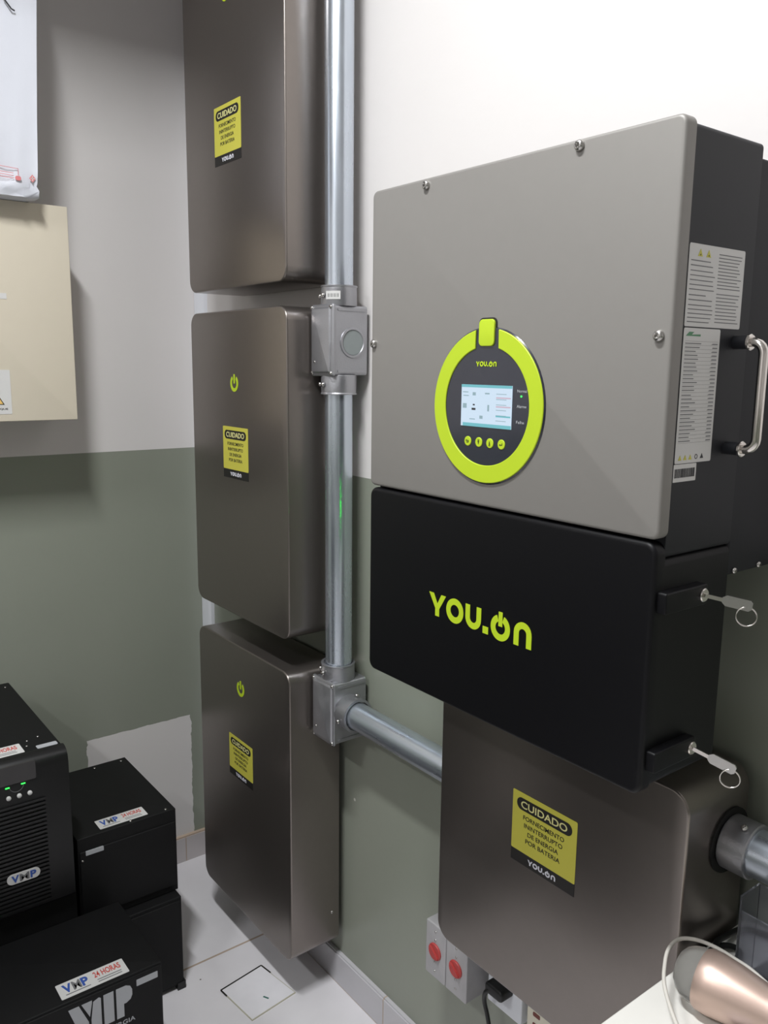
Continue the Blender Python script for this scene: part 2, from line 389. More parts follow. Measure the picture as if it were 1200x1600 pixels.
# ------------------------------------------------------------------ conduit
PX, PY, PR = .781, -.060, .0288
def conduit(a, b, label, m, r=PR):
    o = MB().cyl(a, b, r, 40, bev=.001).build('conduit_pipe', m, None, 30)
    return tag(o, label, 'pipe', 'galvanised conduit pipes')
conduit((PX, PY, 1.635), (PX - .002, PY, CEIL - .002), 'galvanised conduit rising from the upper junction box to the ceiling', M_galv)
conduit((PX + .002, PY, .850), (PX, PY, 1.455), 'galvanised conduit running vertically between the two junction boxes', M_galv)
conduit((.840, PY, .760), (1.2345, PY, .760), 'galvanised conduit running sideways from the lower junction box to the square battery', M_galvh)
cp = conduit((1.728, -.062, .886), (3.1, -.062, .886), 'galvanised conduit at the right edge, leaving the side of the square battery', M_galvh, .031)
MB().cyl((1.7005, -.062, .886), (1.738, -.062, .886), .0365, 36, bev=.0015).build('coupling', M_alu, cp)
screw((1.726, -.078, .921), (0, -.45, 1), .0045, cp)

def jbox(x0, x1, z0, z1, label, upper):
    t = thing('junction_box', label, 'junction box', ((x0 + x1) / 2, 0, z0), 'die-cast conduit junction boxes')
    MB().slab(FR((0, -.012, 0), (1, 0, 0), (0, 0, 1)), x0 + .002, x1 - .002, z0 + .002, z1 - .002, .006, 0, .080, None).build('body', M_alu, t, 40)
    MB().box(x0 + .02, x1 - .02, -.012, 0, z0 + .02, z1 - .02).build('back_mount', M_alu, t, 0)
    L = [(0, 0), (0, .0035), (.0015, .005), (.006, .0055), (.008, .0085), (.010, .0095)]
    c = MB().stack(FY(-.0925), x0, x1, z0, z1, .005, L).build('cover', M_alu, t, 40)
    for a, b in ((x0 + .006, z0 + .006), (x1 - .006, z0 + .006), (x0 + .006, z1 - .006), (x1 - .006, z1 - .006)):
        screw((a, -.098, b), (0, -1, 0), .004, c)
    screw((x0 + .020, -.101, z0 + .028), (0, -1, 0), .003, c)
    F = FX(x1 - .002)
    # raised rim on the side face
    for zz in (z1 - .013, z0 + .008): MB().prism(F, rrect(-.085, -.018, zz, zz + .005, .002, 3), 0, .0015).build('casting_rib', M_alu, t, 30)
    def collar(p, ax, ln=.034, scr=((0, -1), (-.75, -.66))):
        p = Vector(p); ax = Vector(ax)
        b = MB().lathe(p, ax, [(0, .036), (.002, .0368), (ln - .004, .036), (ln - .002, .0372), (ln, .0372), (ln, .0318), (ln - .006, .0312)], 40)
        k = b.build('collar', M_alu, t, 30)
        for a, c2 in scr:
            if abs(ax.z) > .5: d = Vector((a, c2, 0))
            else: d = Vector((0, a, c2))
            d.normalize(); screw(p + ax * ln * .5 + d * .039, d, .005, k)
        return k
    if upper:
        k = collar((PX, PY, z1 - .003), (0, 0, 1), .040)
        # barcode sticker on the collar
        b = MB(); rr = []
        F2 = FR((PX, PY, z1 + .018), (0, 0, 1), (0, 0, 1))
        def cyp(a, z, r): a = math.radians(a); return Vector((PX + r * math.cos(a), PY + r * math.sin(a), z))
        zc = z1 + .013
        for i in range(9):
            a = -78 + i * 6
            rr.append([cyp(a, zc - .004, .0366), cyp(a, zc + .012, .0366), cyp(a, zc + .012, .0375), cyp(a, zc - .004, .0375)])
        b.rings(rr); s = b.build('barcode_sticker', M_white, k, 30); b = MB()
        for i in range(11):
            a = -72 + i * 3.4; w_ = (.9, 1.6, .6)[i % 3]
            b.add([cyp(a, zc, .0377), cyp(a + w_, zc, .0377), cyp(a + w_, zc + .007, .0377), cyp(a, zc + .007, .0377)], [(0, 1, 2, 3)])
        b.build('barcode', M_inkd, s, 0)
        collar((PX, PY, z0 + .003), (0, 0, -1), .040)
        # round knock-out
        MB().lathe((x1 - .0025, -.048, (z0 + z1) / 2 - .004), (1, 0, 0), [(0, .031), (.003, .030), (.0035, .026), (.0012, .0245)], 40).build('knockout_rim', M_alu, t, 30)
        MB().cyl((x1 - .004, -.048, (z0 + z1) / 2 - .004), (x1 - .0006, -.048, (z0 + z1) / 2 - .004), .0245, 32).build('knockout_disc', M_gry, t, 30)
    else:
        collar((PX, PY, z1 - .003), (0, 0, 1), .036)
        collar((x1 - .004, PY, .760), (1, 0, 0), .040, ((-1, -.25), (.3, 1)))
    return t
jbox(.7345, .8145, 1.476, 1.6185, 'cast aluminium junction box with a round grey knockout, upper of the two', True)
jbox(.7365, .8205, .686, .8275, 'cast aluminium junction box turning the conduit sideways, lower of the two', False)

# ------------------------------------------------------------------ inverter
I0, I1 = 1.2139, 1.7192
inv = thing('inverter', 'large wall inverter with taupe upper cover, black lower cover and round green display', 'inverter', ((I0 + I1) / 2, 0, 1.031))
FB = FR((0, -.155, 0), (1, 0, 0), (0, 0, 1))
MB().slab(FB, I0 + .004, I1 - .002, 1.300, 1.738, .006, 0, .128, None).build('body', M_char, inv, 40)
MB().slab(FB, I0 + .004, I1 - .0022, 1.036, 1.3005, .010, 0, .128, None).build('wiring_box', M_black, inv, 40)
MB().slab(FR((0, -.006, 0), (1, 0, 0), (0, 0, 1)), I0 + .006, I1 - .004, 1.262, 1.724, .004, 0, .149, .004).build('heat_sink', M_char, inv, 40)
FC = FR((0, -.283, 0), (1, 0, 0), (0, 0, 1))
cov = MB().slab(FC, I0, I1, 1.3215, 1.7435, .010, 0, .017, .004).build('upper_cover', M_cover, inv, 40)
lowc = MB()
lowc.stack(FC, I0, I1 - .001, 1.0311, 1.3185, .014, [(0, 0), (0, .012), (.0006, .0142), (.0018, .0158), (.0036, .0168), (.006, .017)], 8)
low = lowc.build('lower_cover', M_black, inv, 40)
FF = FY(-.300)
for a, b in ((1.3337, 1.737), (1.5892, 1.739), (1.7083 - .004, 1.5353), (1.2187 + .003, 1.5332)):
    screw((a, -.3005, b - .003), (0, -1, 0), .0062, cov)
logo(MB(), FF, 1.3575, 1.5515, 1.1545, 1.1865).build('logo', M_lime, low, 0, label='lime green logo')

# display unit
DC = (1.4588, 1.4497); R = .0972
disp = MB().lathe((DC[0], -.2995, DC[1]), (0, -1, 0), [(0, R + .0015), (.001, R + .0015), (.0022, R)], 80).build('display_unit', M_glassy, cov, 30)
FD = FY(-.3017)
rg = MB()
half = math.degrees(math.asin(.0205 / R)); half2 = math.degrees(math.asin(.0205 / .0745))
k = 90; rr = []
for i in range(k + 1):
    f = i / k
    ao = math.radians(90 + half + (360 - 2 * half) * f); ai = math.radians(90 + half2 + (360 - 2 * half2) * f)
    p = lambda r, a, n: FD(DC[0] + r * math.cos(a), DC[1] + r * math.sin(a), n)
    rr.append([p(.0745, ai, .0), p(R - .0004, ao, .0), p(R - .0004, ao, .0007), p(R - .0012, ao, .0015), p(.0752, ai, .0015), p(.0745, ai, .0009)])
rg.rings(rr).build('green_ring', M_lime, disp, 30)
MB().slab(FD, 1.4445, 1.4715, 1.5245, 1.5572, .006, -.002, .0022, .0008).build('green_tab', M_lime, disp, 30)
MB().prism(FY(-.3002), rrect(1.4425, 1.4735, 1.5225, 1.5592, .007, 5), -.0005, .0012).build('tab_outline', M_lblack, disp, 0)
logo(MB(), FD, 1.4398, 1.4762, 1.4996, 1.5056).build('display_logo', M_lime, disp, 0)
b = MB()
for tx, z in (('Normal', 1.4708), ('Alarme', 1.4524), ('Falha', 1.4333)):
    b.text(FD, tx, 1.5128, 1.5128 + .0026 * len(tx), z - .0017, z + .0017, .0003, .0)
b.build('indicator_lettering', M_silver, disp, 0)
MB().cyl((1.5195, -.3017, 1.4645), (1.5195, -.3024, 1.4645), .0011, 12).build('indicator_light', M_led, disp, 0)
sc = MB().prism(FD, [(1.4148, 1.4236), (1.5047, 1.4236), (1.5047, 1.4766), (1.4148, 1.4766)], .0002, .0008).build('screen', M_scr, disp, 0, label='lit white and teal screen')
b = MB().prism(FD, [(1.4148, 1.4731), (1.5047, 1.4731), (1.5047, 1.4766), (1.4148, 1.4766)], .0008, .001)
b.prism(FD, [(1.4185, 1.4236), (1.5047, 1.4236), (1.5047, 1.4280), (1.4185, 1.4280)], .0008, .001)
b.prism(FD, [(1.478, 1.4375), (1.5030, 1.4375), (1.5030, 1.4395), (1.478, 1.4395)], .0008, .001)
b.build('screen_bar', M_teal, sc, 0)
b = MB()
for i in range(6): b.prism(FD, [(1.478, 1.4325 + i * .0066), (1.4955, 1.4325 + i * .0066), (1.4955, 1.4333 + i * .0066), (1.478, 1.4333 + i * .0066)], .0008, .001)
for u, v, hw, hh in ((1.4385, 1.465, .0028, .0020), (1.452, 1.436, .0028, .0020), (1.4215, 1.4495, .0035, .003), (1.4645, 1.448, .0015, .004), (1.4225, 1.467, .005, .0006), (1.4235, 1.4625, .005, .0006), (1.462, 1.466, .004, .0009), (1.436, 1.433, .005, .0006)):
    b.prism(FD, [(u - hw, v - hh), (u + hw, v - hh), (u + hw, v + hh), (u - hw, v + hh)], .0008, .001)
b.build('screen_diagram', M_scrg, sc, 0)
b = MB()
for v in (1.4605, 1.4495): b.prism(FD, [(1.478, v), (1.503, v), (1.503, v + .0016), (1.478, v + .0016)], .0008, .001)
b.build('screen_row', M_scrp, sc, 0)
MB().prism(FD, [(1.4345, 1.4445), (1.4415, 1.4445), (1.4415, 1.4472), (1.4345, 1.4472)], .0008, .001).prism(FD, [(1.4365, 1.4503), (1.4400, 1.4503), (1.4400, 1.4522), (1.4365, 1.4522)], .0008, .001).build('screen_icon', M_inkd, sc, 0)
for i, (u, v) in enumerate(((1.4288, 1.4042), (1.4491, 1.4042), (1.4690, 1.4042), (1.4892, 1.4042))):
    bt = MB().lathe((u, -.3015, v), (0, -1, 0), [(0, .0062), (.0009, .0062), (.0013, .0056)], 24).build('button', M_lime, disp, 30)
    FBn = FY(-.3029); q = MB(); s_ = .0021
    if i == 0: q.prism(FBn, [(u - s_, v + .0004), (u + s_, v + .0004), (u + s_, v + .0012), (u - s_, v + .0012)], 0, .0003).prism(FBn, [(u - s_, v - .0017), (u + s_, v - .0017), (u + s_, v - .0009), (u - s_, v - .0009)], 0, .0003).prism(FBn, [(u - .0032, v + .0008), (u - .0018, v - .0002), (u - .0018, v + .0020)], 0, .0003).prism(FBn, [(u + s_ - .0008, v - .0012), (u + s_, v - .0012), (u + s_, v + .0008), (u + s_ - .0008, v + .0008)], 0, .0003)
    if i in (1, 2):
        g = 1 if i == 1 else -1
        q.prism(FBn, [(u - .0005, v - .0022 * g), (u + .0005, v - .0022 * g), (u + .0005, v + .0012 * g), (u - .0005, v + .0012 * g)], 0, .0003).prism(FBn, [(u - .0016, v + .0006 * g), (u + .0016, v + .0006 * g), (u, v + .0022 * g)], 0, .0003).prism(FBn, [(u - .0016, v + .0026 * g), (u + .0016, v + .0026 * g), (u + .0016, v + .0032 * g), (u - .0016, v + .0032 * g)], 0, .0003)
    if i == 3: q.prism(FBn, [(u - s_, v - .0010), (u + s_, v - .0010), (u + s_, v - .0003), (u - s_, v - .0003)], 0, .0003).prism(FBn, [(u + s_ - .0007, v - .0006), (u + s_, v - .0006), (u + s_, v + .0018), (u + s_ - .0007, v + .0018)], 0, .0003).prism(FBn, [(u - .0030, v - .0006), (u - .0015, v - .0018), (u - .0015, v + .0006)], 0, .0003)
    q.build('button_symbol', M_lblack, bt, 0)

# stickers on the charcoal side
FS = FX(I1 - .002)
def lines(b, F, u0, u1, v1, n, dv, h, rag=.3, ns=.0006):
    for i in range(n):
        e = u1 - (u1 - u0) * random.random() * rag; v = v1 - i * dv
        b.prism(F, [(u0, v - h), (e, v - h), (e, v), (u0, v)], ns, ns + .0002)
def tri(b, F, u, v, s, n=.0006): b.prism(F, [(u - s, v), (u + s, v), (u, v + s * 1.75)], n, n + .0003)
s = MB().prism(FS, rrect(-.2785, -.1745, 1.5425, 1.6245, .002, 3), .0001, .0006).build('caution_sticker', M_white, inv, 0, label='white caution sticker with fine print in two columns')
b = MB(); lines(b, FS, -.2745, -.231, 1.6085, 2, .0048, .0010, .6); lines(b, FS, -.2745, -.2295, 1.5985, 5, .0046, .0009, .15)
lines(b, FS, -.2745, -.231, 1.5745, 2, .0048, .0010, .6); lines(b, FS, -.2745, -.2295, 1.5645, 5, .0042, .0009, .15)
lines(b, FS, -.2245, -.179, 1.6175, 11, .0034, .0009, .2); lines(b, FS, -.2245, -.179, 1.5775, 9, .0036, .0009, .2); b.build('fine_print', M_ink, s, 0)
b = MB(); tri(b, FS, -.2590, 1.6125, .0042); tri(b, FS, -.2440, 1.6125, .0042); b.build('warning_triangle', M_yel, s, 0)
b = MB(); tri(b, FS, -.2590, 1.6135, .0009, .0009); tri(b, FS, -.2440, 1.6135, .0009, .0009); b.build('triangle_mark', M_lblack, s, 0)
s = MB().prism(FS, rrect(-.2782, -.2112, 1.4010, 1.5412, .002, 3), .0001, .0006).build('rating_sticker', M_white, inv, 0, label='tall white rating sticker with a table of values')
b = MB(); lines(b, FS, -.2745, -.245, 1.5260, 13, .0040, .0009, .5); lines(b, FS, -.2745, -.245, 1.4730, 13, .0040, .0009, .5)
for i in range(26): v = 1.5260 - i * .00405; b.prism(FS, [(-.2235 - random.random() * .004, v - .0011), (-.2150, v - .0011), (-.2150, v), (-.2235, v)], .0006, .0008)
b.build('fine_print', M_ink, s, 0)
b = MB()
for i in range(27): v = 1.5280 - i * .00405; b.prism(FS, [(-.2750, v - .0002), (-.2145, v - .0002), (-.2145, v), (-.2750, v)], .0006, .0007)
b.build('table_rule', M_ink, s, 0)
MB().prism(FS, [(-.2745, 1.5330), (-.2685, 1.5372), (-.2600, 1.5372), (-.2640, 1.5345), (-.2480, 1.5350), (-.2480, 1.5330)], .0006, .0008).build('green_mark', mat('green_print', rgb(70, 130, 90)), s, 0)
b = MB()
for u in (-.2695, -.2600, -.2505): tri(b, FS, u, 1.4045, .0030)
b.build('warning_triangle', M_yel, s, 0)
b = MB().ring(FS, (-.2395, 1.4072), .0018, .0027, .0006, .0008); tri(b, FS, -.2290, 1.4050, .0030); b.build('symbol', M_inkd, s, 0)
s = MB().prism(FS, rrect(-.2790, -.2374, 1.3815, 1.4003, .001, 3), .0001, .0006).build('serial_sticker', M_white, inv, 0, label='white barcode sticker')
b = MB(); u = -.277
while u < -.240:
    wd = random.choice((.0004, .0007, .0011)); b.prism(FS, [(u, 1.3860), (u + wd, 1.3860), (u + wd, 1.3955), (u, 1.3955)], .0006, .0008); u += wd + random.choice((.0004, .0007))
b.build('barcode', M_inkd, s, 0)

# chrome side handle
hd = MB()
HX = I1 - .002; hy0 = -.1805; za, zb = 1.5285, 1.4135
pts = [(HX, hy0, za), (HX + .022, hy0, za)]
for k in range(1, 6): a = math.pi / 2 * k / 5; pts.append((HX + .022 + .012 * math.sin(a), hy0, za - .012 * (1 - math.cos(a))))
for k in range(0, 6): a = math.pi / 2 * k / 5; pts.append((HX + .022 + .012 * math.cos(a), hy0, zb + .012 - .012 * math.sin(a)))
pts.append((HX, hy0, zb))
h = hd.tube(pts, .0052, 14).build('handle', M_chrome, inv, 50, label='chrome pull handle')
for z in (za, zb):
    MB().cyl((HX - .001, hy0, z), (HX + .016, hy0, z), .0072, 24, bev=.001).build('handle_post', M_char, h)
    MB().cyl((HX + .016, hy0, z), (HX + .020, hy0, z), .0088, 24, bev=.001).build('handle_collar', M_chrome, h)

# locks
for zt in (1.2655, 1.0850):
    z = zt
    lk = MB().slab(FX(I1 - .002), -.2925, -.214, z - .024, z, .003, 0, .012, .002).build('lock_housing', M_black, inv, 40)
    MB().cyl((I1 + .008, -.2225, z - .012), (I1 + .0125, -.2225, z - .012), .0078, 28, bev=.001).build('lock_cylinder', M_chrome, lk)
for y, z in ((-.1403, 1.2640), (-.086, 1.2640)):
    screw((I1 - .003, y, z + .003), (1, 0, 0), .004, inv)
# small green status light on the far side of the inverter (its glow shows on the conduit)
MB().box(I0 + .001, I0 + .0042, -.211, -.201, 1.130, 1.158).build('status_light', M_ledb, inv, 0)

def key(z, label, dy, dz):
    p0 = Vector((I1 + .0125, -.2225, z)); d = Vector((.9, dy, dz)).normalized()
    up = Vector((0, 0, 1)); side = d.cross(up).normalized(); v = side.cross(d).normalized()
    t = thing('lock_key', label, 'key', p0, 'keys left in the inverter locks')
    MB().cyl(p0 - d * .003, p0 + d * .004, .0035, 12).box(0, 0, 0, 0, 0, 0)
    F = FR(p0, d, v)
    MB().prism(F, rrect(0, .020, -.0022, .0022, .0008, 2), -.0009, .0009).build('blade', M_chrome, t, 0)
    MB().prism(F, [(.018, -.003), (.022, -.0062), (.046, -.0062), (.049, -.0035), (.049, .0035), (.046, .0062), (.022, .0062), (.018, .003)], -.0011, .0011).build('bow', M_screw, t, 0)
    c = p0 + d * .0435 - Vector((0, 0, .0125)); r = .0105; q = []
    e1 = Vector((.86, .5, 0)).normalized()
    for k in range(32): a = 2 * math.pi * k / 32; q.append(c + e1 * (r * math.cos(a)) + Vector((0, 0, 1)) * (r * math.sin(a)))
    MB().tube(q, .0009, 8, True).build('key_ring', M_chrome, t, 50)
key(1.2535, 'small steel key with a split ring in the upper side lock of the inverter', .35, -.10)
key(1.0730, 'small steel key with a split ring in the lower side lock of the inverter', .25, -.24)

# ------------------------------------------------------------------ back wall: beige panel and wrapped parcel
pn = thing('electrical_panel', 'beige metal electrical panel on the back wall at the left edge', 'electrical panel', (0, -.63, 1.364))
MB().box(0, .180, -.850, -.4135, 1.366, 1.842).build('enclosure', M_beige, pn, 0)
dr = MB().slab(FX(.180), -.853, -.410, 1.364, 1.8445, .002, 0, .020, .0012).build('door', M_beige, pn, 40)
s = MB().prism(FX(.200), rrect(-.700, -.5555, 1.3805, 1.4790, .002, 3), .0001, .0006).build('shock_sticker', M_white, dr, 0, label='white electric shock warning sticker')
F = FX(.200)
b = MB(); tri(b, F, -.5835, 1.4015, .0130); b.build('triangle_border', M_lblack, s, 0)
b = MB(); b.prism(F, [(-.5835 - .0098, 1.4033), (-.5835 + .0098, 1.4033), (-.5835, 1.4033 + .0170)], .0009, .0012); b.build('triangle_field', mat('amber_print', rgb(228, 190, 110)), s, 0)
MB().text(F, 'CHOQUE', -.600, -.5640, 1.3895, 1.3940, .0006, .02).build('sticker_lettering', M_lblack, s, 0)
MB().prism(F, [(-.640, 1.6335), (-.5520, 1.6335), (-.5520, 1.6460), (-.640, 1.6460)], .0001, .0006).build('name_strip', M_white, dr, 0)

# parcel resting on the panel: crumpled film sleeve
rr = []; N_ = 26
prof = [(1.8455, .0), (1.850, .005), (1.858, .0075), (1.875, .009), (1.90, .010), (2.0, .010), (2.15, .010), (2.3, .010), (2.42, .006), (2.44, 0)]
for z, o in prof:
    rowp = []
    yr = -.4905 + (z - 1.8455) * .05; yl = -.93
    x0, x1 = .075, .250 + o
    path = []
    for k in range(30): path.append((x1, yl + (yr - yl) * k / 29))
    for k in range(6): path.append((x1 - (x1 - x0) * (k + 1) / 7, yr + o * .3))
    for k in range(30): path.append((x0, yr + (yl - yr) * k / 29))
    for k in range(6): path.append((x0 + (x1 - x0) * (k + 1) / 7, yl))
    rnd = random.Random(int(z * 1000))
    for (a, c) in path:
        am = .007 if z < 1.88 else .0022
        rowp.append(Vector((a + rnd.uniform(-am, am), c + rnd.uniform(-am, am) * .6, z + (rnd.uniform(0, .012) if 1.846 < z < 1.87 else 0))))
    rr.append(rowp)
pc = thing('parcel', 'white film wrapped parcel resting on top of the beige panel', 'parcel', (.16, -.71, 1.8455))
MB().rings(rr).build('wrapping', M_plas, pc, 60)
F = FX(.2635)
b = MB()
b.prism(F, [(-.5000, 1.8755), (-.4935, 1.8835), (-.5000, 1.8915), (-.5065, 1.8835)], 0, .0006)
b.prism(F, rrect(-.5350, -.5230, 1.8760, 1.8850, .004, 4), 0, .0006)
for z in (1.8790, 1.8840, 1.8890): b.prism(F, [(-.66, z + .004), (-.538, z), (-.538, z + .0011), (-.66, z + .0051)], 0, .0006)
b.prism(F, [(-.66, 1.9050), (-.528, 1.8990), (-.528, 1.9000), (-.66, 1.9060)], 0, .0006)
b.prism(F, [(-.529, 1.8870), (-.528, 1.8870), (-.528, 1.9000), (-.529, 1.9000)], 0, .0006)
b.build('red_print', mat('faded_red_print', rgb(206, 120, 122)), pc, 0, label='red printed bottle drawing and small diamond')
MB().prism(F, [(-.5007, 1.8785), (-.4993, 1.8785), (-.4993, 1.8885), (-.5007, 1.8885)], .0006, .0009).prism(F, [(-.5045, 1.8828), (-.4955, 1.8828), (-.4955, 1.8842), (-.5045, 1.8842)], .0006, .0009).build('diamond_cross', M_white, pc, 0)
MB().tube([(.2655, -.548, 2.26), (.268, -.536, 2.225), (.268, -.524, 2.2105), (.2655, -.517, 2.209)], .0016, 8).build('film_tear', M_inkd, pc, 50)

# ------------------------------------------------------------------ UPS units at the left
def sticker24(parent, F, u0, u1, v0, v1, small=False):
    W = u1 - u0; H = v1 - v0
    s = MB().prism(F, rrect(u0, u1, v0, v1, .002, 3), .0001, .0006).build('service_sticker', M_white, parent, 0, label='white service sticker printed 24 HORAS')
    b = MB(); b.text(F, 'V', u0 + .07 * W, u0 + .20 * W, v0 + .30 * H, v0 + .85 * H, .0006, .04); b.text(F, 'P', u0 + .34 * W, u0 + .44 * W, v0 + .30 * H, v0 + .85 * H, .0006, .04)
    b.build('blue_lettering', M_blue, s, 0)
    MB().text(F, 'M', u0 + .21 * W, u0 + .33 * W, v0 + .30 * H, v0 + .85 * H, .0006, .02).build('grey_lettering', M_ink, s, 0)
    MB().text(F, '24 HORAS', u0 + .53 * W, u0 + .93 * W, v0 + .48 * H, v0 + .86 * H, .0006, .02).build('red_lettering', M_red, s, 0)
    b = MB(); lines(b, F, u0 + .08 * W, u0 + .44 * W, v0 + .22 * H, 1, 1, .05 * H, .05); lines(b, F, u0 + .55 * W, u0 + .92 * W, v0 + .34 * H, 2, .14 * H, .05 * H, .1)
    b.build('fine_print', M_ink, s, 0)

# D : lower small cabinet
tD = thing('battery_cabinet', 'black battery cabinet on the floor beneath the small stacked cabinet by the white patch', 'battery cabinet', (.34, -.43, 0), 'black backup power cabinets')
MB().slab(FT(0), -.555, -.318, -.498, -.165, .002, .012, .244, .002).build('case', M_ups, tD, 30)
MB().slab(FX(.498), -.552, -.321, .018, .236, .003, 0, .004, .002).build('front_plate', M_ups, tD, 30)
for x in (.20, .46):
    for y in (-.53, -.335): MB().cyl((x, y, 0), (x, y, .012), .014, 16).build('foot', M_rub, tD)
MB().box(.478, .503, -.336, -.3155, .0, .020).build('corner_bracket', M_upsp, tD, 0)
# B : upper small cabinet
tB = thing('battery_cabinet', 'smaller black battery cabinet stacked behind, white sticker on its top front edge', 'battery cabinet', (.31, -.43, .246), 'black backup power cabinets')
MB().slab(FT(0), -.545, -.313, -.470, -.142, .002, .2465, .4565, .002).build('case', M_ups, tB, 30)
MB().slab(FX(.470), -.541, -.316, .262, .425, .003, 0, .004, .002).build('front_plate', M_ups, tB, 30)
sticker24(tB, FT(.4565), -.488, -.3758, -.4575, -.4160)
s = MB().prism(FX(.4745), rrect(-.5280, -.4880, .4150, .4250, .001, 3), -.0045, .0003).build('rating_label', M_silver, tB, 0)
for (x, y) in ((.462, -.335), (.462, -.42), (.16, -.40), (.16, -.33)): screw((x, y, .4565), (0, 0, 1), .0035, tB)
screw((.474, -.536, .405), (1, 0, 0), .003, tB)
# C : foreground cabinet with the large silver logo
tC = thing('battery_cabinet', 'black battery cabinet in the bottom left corner with large silver lettering on its front', 'battery cabinet', (.63, -.64, 0), 'black backup power cabinets')
MB().slab(FT(0), -.820, -.472, -.750, -.508, .002, .012, .300, .002).build('case', M_ups, tC, 30)
cf = MB().slab(FX(.750), -.817, -.475, .018, .295, .003, 0, .003, .002).build('front_plate', M_ups, tC, 30)
for x in (.54, .72):
    for y in (-.79, -.50): MB().cyl((x, y, 0), (x, y, .012), .014, 16).build('foot', M_rub, tC)
sticker24(tC, FT(.300), -.6663, -.5343, -.7395, -.6940)
F = FX(.753)
MB().prism(F, rrect(-.5265, -.4825, .2715, .2855, .001, 3), .0001, .0006).build('rating_label', M_silver, tC, 0)
lg = MB(); U0, U1, V0, V1 = -.660, -.536, .218, .284; W_ = U1 - U0; H_ = V1 - V0
def q(*p): lg.prism(F, [(U0 + a * W_, V0 + b * H_) for a, b in p], .0002, .0007)
q((0, 1), (.16, 1), (.30, .35), (.30, 0), (.17, 0))
q((.20, 1), (.36, 1), (.36, .92), (.32, .5)); q((.38, .94), (.47, 1), (.50, .96), (.50, 0), (.34, 0), (.34, .38))
q((.54, 1), (.70, 1), (.70, 0), (.54, 0))
q((.74, 1), (.90, 1), (.97, .93), (1.0, .80), (1.0, .62), (.97, .49), (.90, .42), (.86, .42), (.86, 0), (.74, 0))
lg.build('logo', M_silver, tC, 0, label='large silver slanted logo')
MB().text(F, 'ER EM ENERGIA', -.640, -.532, .200, .2095, .0003, .01).build('lettering', M_silver, tC, 0)
# E : cabinet below the tall UPS (mostly hidden)
tE = thing('battery_cabinet', 'black battery cabinet under the tall louvred unit, almost hidden behind the front cabinet', 'battery cabinet', (.28, -.72, 0), 'black backup power cabinets')
MB().slab(FT(0), -.850, -.560, -.500, -.060, .002, .012, .356, .002).build('case', M_ups, tE, 30)
for x in (.10, .46):
    for y in (-.82, -.59): MB().cyl((x, y, 0), (x, y, .012), .014, 16).build('foot', M_rub, tE)
# A : tall UPS
tA = thing('backup_power_unit', 'tall black backup power unit with louvred front, dark display and oval badge', 'power supply unit', (.28, -.71, .356), 'black backup power cabinets')
MB().slab(FT(0), -.860, -.569, -.495, -.052, .004, .3565, .6975, .003).build('case', M_ups, tA, 30)
# moulded front bezel with a rolled top edge
pro = [(.490, .362), (.516, .362), (.520, .368), (.520, .672), (.517, .686), (.510, .695), (.498, .700), (.488, .7005), (.488, .362)]
b = MB(); rr = []
for y, e in ((-.866, .004), (-.862, .0), (-.572, 0), (-.567, .004)):
    cx, cz = .504, .53
    rr.append([Vector((a - (a - cx) * e * 8, y, c - (c - cz) * e * 1.2)) for a, c in pro])
b.rings(rr).build('front_bezel', M_upsp, tA, 30)
F = FX(.5202)
b = MB(); z = .374
while z < .612:
    b.prism(FR((.5202, 0, 0), (0, 1, 0), (0, 0, 1)), [(-.850, z), (-.618, z), (-.618, z + .0042), (-.850, z + .0042)], -.001, .0036); z += .0092
b.build('louvre_grille', M_upsp, tA, 0)
MB().prism(F, rrect(-.760, -.6335, .655, .694, .003, 3), -.001, .0022).build('display_window', mat('smoked_display', rgb(48, 46, 46), .25, coat=.3), tA, 30)
b = MB()
b.ring(F, (-.6720, .6490), .0130, .0138, .0, .0006, 180, 360)
b.build('status_outline', M_ink, tA, 0)
for y, z in ((-.6895, .6485), (-.6590, .6500)): MB().prism(F, [(y - .004, z - .0009), (y + .004, z - .0009), (y + .004, z + .0009), (y - .004, z + .0009)], 0, .0015).build('indicator_light', M_led, tA, 0)
for y, z in ((-.6885, .6270), (-.6680, .6270), (-.6475, .6270)): MB().lathe((.5200, y, z - .001), (1, 0, 0), [(0, .0046), (.003, .0046), (.0042, .003)], 20).build('push_button', M_white, tA, 40)
bd = MB().prism(FX(.5238), rrect(-.7035, -.6380, .4375, .4600, .0110, 8), -.0005, .0015).build('badge', M_white, tA, 0, label='white oval badge')
F2 = FX(.5253)
b = MB(); b.text(F2, 'V', -.695, -.680, .4410, .4565, .0003, .04); b.text(F2, 'P', -.658, -.646, .4410, .4565, .0003, .04); b.build('badge_lettering', M_blue, bd, 0)
MB().text(F2, 'M', -.679, -.660, .4410, .4565, .0003, .02).build('badge_letter', M_ink, bd, 0)
sticker24(tA, FT(.6975), -.765, -.642, -.480, -.432)
MB().prism(FT(.6975), rrect(-.6168, -.5750, -.4810, -.4640, .003, 4), .0001, .0006).build('rating_label', M_silver, tA, 0)
for x, y in ((.455, -.632), (.43, -.625), (.42, -.600), (.085, -.64), (.085, -.585)): screw((x, y, .6975), (0, 0, 1), .0025, tA)

